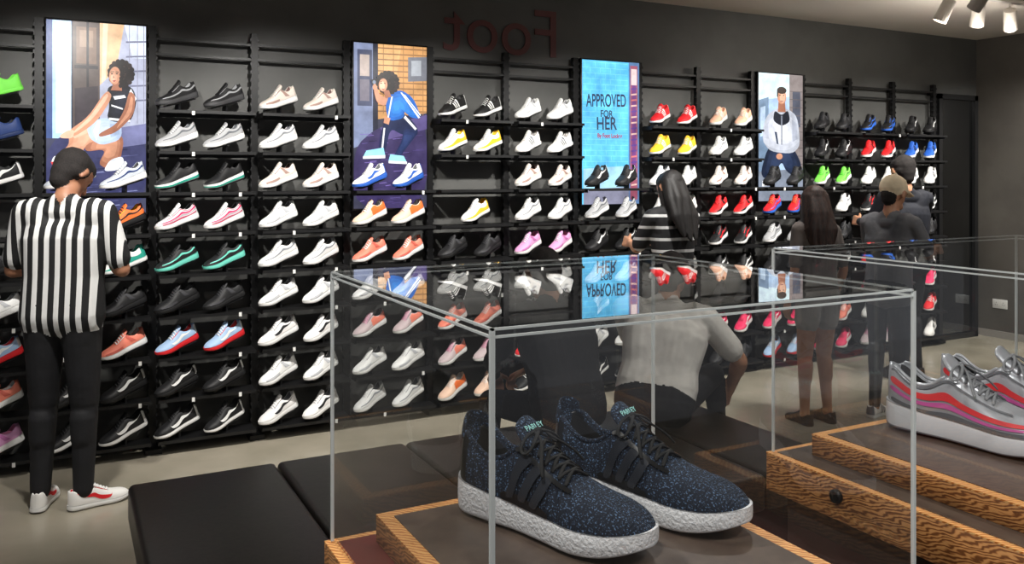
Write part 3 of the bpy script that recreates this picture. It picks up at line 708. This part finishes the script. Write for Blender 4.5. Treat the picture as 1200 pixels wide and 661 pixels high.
def stripemat(name,axis,n,c1,c2,th):
    m=mat(name,c1,.75); nt=m.node_tree;N=nt.nodes;L=nt.links;b=N['Principled BSDF']
    tc=N.new('ShaderNodeTexCoord'); sx=N.new('ShaderNodeSeparateXYZ'); L.new(tc.outputs['Object'],sx.inputs[0])
    def M(op,a,b_=None):
        k=N.new('ShaderNodeMath'); k.operation=op
        for i,v in enumerate((a,b_)):
            if v is None: continue
            if isinstance(v,(int,float)): k.inputs[i].default_value=v
            else: L.new(v,k.inputs[i])
        return k.outputs[0]
    g=M('GREATER_THAN',M('SINE',M('MULTIPLY',sx.outputs[axis],n)),th)
    mx=N.new('ShaderNodeMix'); mx.data_type='RGBA'; L.new(g,mx.inputs[0]); mx.inputs[6].default_value=lin(c1)+(1,); mx.inputs[7].default_value=lin(c2)+(1,); L.new(mx.outputs[2],b.inputs['Base Color'])
    return m
def cloth(n,c,r=.8):
    return noisemat(n,c,tuple(min(255,int(v*1.1)+3) for v in c),9,rough=r,bump=.6,bd=.012)
def standing(name,loc,yaw,h,top,bot,hairm,hair='short',skin=SK,armpose='down',headf=(0,1,-.1),w=1.0,legs='long',hem=.06,feet='blackswoosh',footyaw=(0,0),capm=None,depth=1.0,sleeve=.55,lean=0,leg=1.0,hd_dn=0,loose=1.0,sway=0):
    k=h/1.75; e=empty(name,(loc[0],loc[1],0),(0,0,yaw)); f=Fig(); s=k
    def J(x,y,z): return V3((x+sway*max(0,min(1,(z-.09)/.9)))*s,y*s,z*s)
    sw=.175*w
    pel=J(0,0,.98); ch=J(-sway*.4,.01+lean*.7,1.30); shL=J(-sw-sway*.7,0+lean,1.425+sway*.3); shR=J(sw-sway*.7,0+lean,1.425-sway*.3); nk=J(-sway*.7,.0+lean,1.485); hc=J(-sway*.6,.035+lean*1.2+hd_dn,1.635-hd_dn*.7)
    torso(f,pel,ch,shL,shR,nk,hc,'top','bot',w*s*1.02,depth*s,hem,loose)
    head(f,hc,headf,hair,sc=s*1.03)
    r=.047*s*(1 if w>.92 else .85)
    for sd,sh in ((-1,shL),(1,shR)):
        if armpose=='down': el=J(sd*(sw+.06),-.01,1.13); wr=J(sd*(sw+.05),.08,.89); hd=(0,.15,-1); hn=(-sd,0,0)
        elif armpose=='phone': el=J(sd*(sw+.075),.03+lean,1.14); wr=J(sd*.09,.27+lean,1.19); hd=(-sd*.5,.6,.35); hn=(-sd*.2,-.4,1)
        elif armpose=='reach': el=J(sd*(sw+.05),.14,1.2); wr=J(sd*(sw-.02),.36,1.22); hd=(0,1,.1); hn=(-sd,0,-.3)
        f.cap(sh,el,r*.98,r*.8,'skin' if sleeve<1 else 'top'); f.cap(sh,sh+(el-sh)*min(1,sleeve+.25),r*1.3,r*1.22,'top')
        if sleeve>1: f.cap(el,wr,r*.95,r*.75,'top')
        f.cap(el,wr,r*.82,r*.52,'skin'); f.cap(el+(wr-el)*.1,el+(wr-el)*.35,r*.9,r*.82,'skin')
        hand(f,wr,hd,hn,sd,.4,s)
    lt='bot' if legs=='long' else 'skin'
    for i,sd in enumerate((-1,1)):
        hp=J(sd*.085,0,.93); kn=J(sd*.095,.015+(.03 if (sway and sd>0) else 0),.50); an=J(sd*.10,-.01,.09)
        f.cap(hp,kn,.086*s*leg,.058*s*leg,lt); f.cap(kn,an,.055*s*leg,.040*s*leg if legs=='long' else .034*s,lt); f.cap(kn+(an-kn)*.15+J(0,-.015,0),kn+(an-kn)*.42+J(0,-.012,0),.053*s*leg,.047*s*leg,lt)
        if legs=='shorts': f.cap(hp,hp+(kn-hp)*.42,.096*s,.090*s,'bot')
        f.cap(an,an-V3(0,0,.02),.036*s,.036*s,'skin')
        shoeat(e,feet,an,math.pi/2+footyaw[i],.28*k,sd)
    f.build(name,{'top':top,'bot':bot,'skin':skin,'hair':hairm,'lip':LIP,'eye':EYE,'cap':capm or hairm},e); return e
R=math.radians
refm=stripemat('referee_stripes',0,122,(16,16,18),(222,222,220),.12)
jean=cloth('black_trousers',(18,18,21))
man=standing('store_assistant',(.0,4.70),R(-24),1.77,refm,jean,HS,'short',SKT,'phone',(.45,1,-.95),1.05,'long',.06,'refshoe',(R(10),R(-52)),depth=1.08,lean=.02,leg=1.14,hd_dn=.04,loose=1.03)
boxobj('phone',(-.035,.36,1.20),(.035,.368,1.33),mat('phone_black',(15,15,18),.2),man,.003)
stw=stripemat('striped_top',2,80,(24,24,27),(205,205,205),.72)
standing('shopper_in_striped_top',(3.60,4.55),R(-5),1.645,stw,jean,HB,'long',SK,'reach',(-.2,1,-.3),.95,'long',.03,'blackswoosh',depth=.9,sleeve=.6,sway=.02)
standing('shopper_in_shorts',(4.37,4.03),R(-10),1.545,cloth('taupe_tee',(104,96,92)),cloth('grey_shorts',(150,146,142)),HBR,'long',SK,'down',(.3,1,-.25),.9,'shorts',.05,'black',depth=.9,sway=.03)
standing('shopper_in_cap',(4.86,3.86),R(-82),1.60,cloth('grey_tee',(100,100,104)),cloth('dark_trousers',(36,36,42)),HS,'cap',SK,'reach',(.1,1,-.25),1.0,'long',.08,'whitelow',capm=cloth('beige_cap',(214,196,166)),lean=.03)
standing('shopper_in_dark_jacket',(5.94,4.56),R(-15),1.77,cloth('navy_jacket',(18,20,30)),jean,HS,'short',SK,'reach',(0,1,-.3),1.05,'long',.08,'black',depth=1.08,sleeve=1.2,sway=.02)
def seated(name,loc,yaw,top,bot,hairm,joints,headf,hair,shoes,sleeve=True,skin=SK):
    e=empty(name,(loc[0],loc[1],0),(0,0,yaw)); f=Fig(); j={k:V3(*v) for k,v in joints.items()}
    torso(f,j['pel'],j['ch'],j['shL'],j['shR'],j['nk'],j['hc'],'top','bot',1.1,1.12,-.02)
    head(f,j['hc'],headf,hair)
    for sd,n in ((-1,'L'),(1,'R')):
        sh,el,wr=j['sh'+n],j['el'+n],j['wr'+n]
        f.cap(sh,el,.048,.04,'skin' if sleeve else 'top'); f.cap(sh,sh+(el-sh)*.72,.066,.064,'top')
        f.cap(el,wr,.040,.027,'skin' if sleeve else 'top'); f.cap(el+(wr-el)*.1,el+(wr-el)*.35,.043,.039,'skin' if sleeve else 'top')
        hand(f,wr,(wr-el)+V3(0,.02,0),j['hn'+n],sd,.5)
        hp,kn,an=j['pel']+V3(sd*.09,.03,-.05),j['kn'+n],j['an'+n]
        f.cap(hp,kn,.09,.062,'bot'); f.cap(kn,an,.058,.042,'bot'); f.cap(kn+(an-kn)*.15,kn+(an-kn)*.4,.057,.052,'bot'); f.cap(an,an-V3(0,0,.015),.036,.036,'skin')
        shoeat(e,shoes,an,math.pi/2,.28,sd,R(10) if (n=='R' and an.z>.15) else 0)
    f.build(name,{'top':top,'bot':bot,'skin':skin,'hair':hairm,'lip':LIP,'eye':EYE,'cap':hairm},e); return e
seated('seated_shopper_in_grey_tee',(2.50,3.28),R(-50),cloth('light_grey_tee',(208,204,198)),jean,HS,
 dict(pel=(0,0,.588),ch=(.02,.12,.84),shL=(-.19,.15,.955),shR=(.20,.19,.925),nk=(.01,.2,1.0),hc=(.02,.27,1.11),elR=(.35,.32,.70),wrR=(.27,.52,.50),elL=(-.2,.36,.74),wrL=(.0,.52,.58),hnR=(-1,0,-.3),hnL=(1,0,-.5),
 knL=(-.16,.46,.49),anL=(-.15,.52,.09),knR=(.2,.42,.60),anR=(.20,.62,.26)),(.1,1,-.7),'short','black')
seated('seated_shopper_in_black',(2.06,3.36),R(5),cloth('black_hoodie',(24,24,27)),jean,HS,
 dict(pel=(0,0,.588),ch=(0,.08,.85),shL=(-.19,.12,.97),shR=(.19,.12,.97),nk=(0,.14,1.03),hc=(0,.2,1.15),elR=(.23,.3,.74),wrR=(.1,.48,.62),elL=(-.23,.3,.74),wrL=(-.1,.48,.62),hnR=(-.2,0,-1),hnL=(.2,0,-1),
 knL=(-.15,.44,.50),anL=(-.15,.47,.09),knR=(.15,.44,.50),anR=(.15,.47,.09)),(0,1,-.5),'short','black',False)
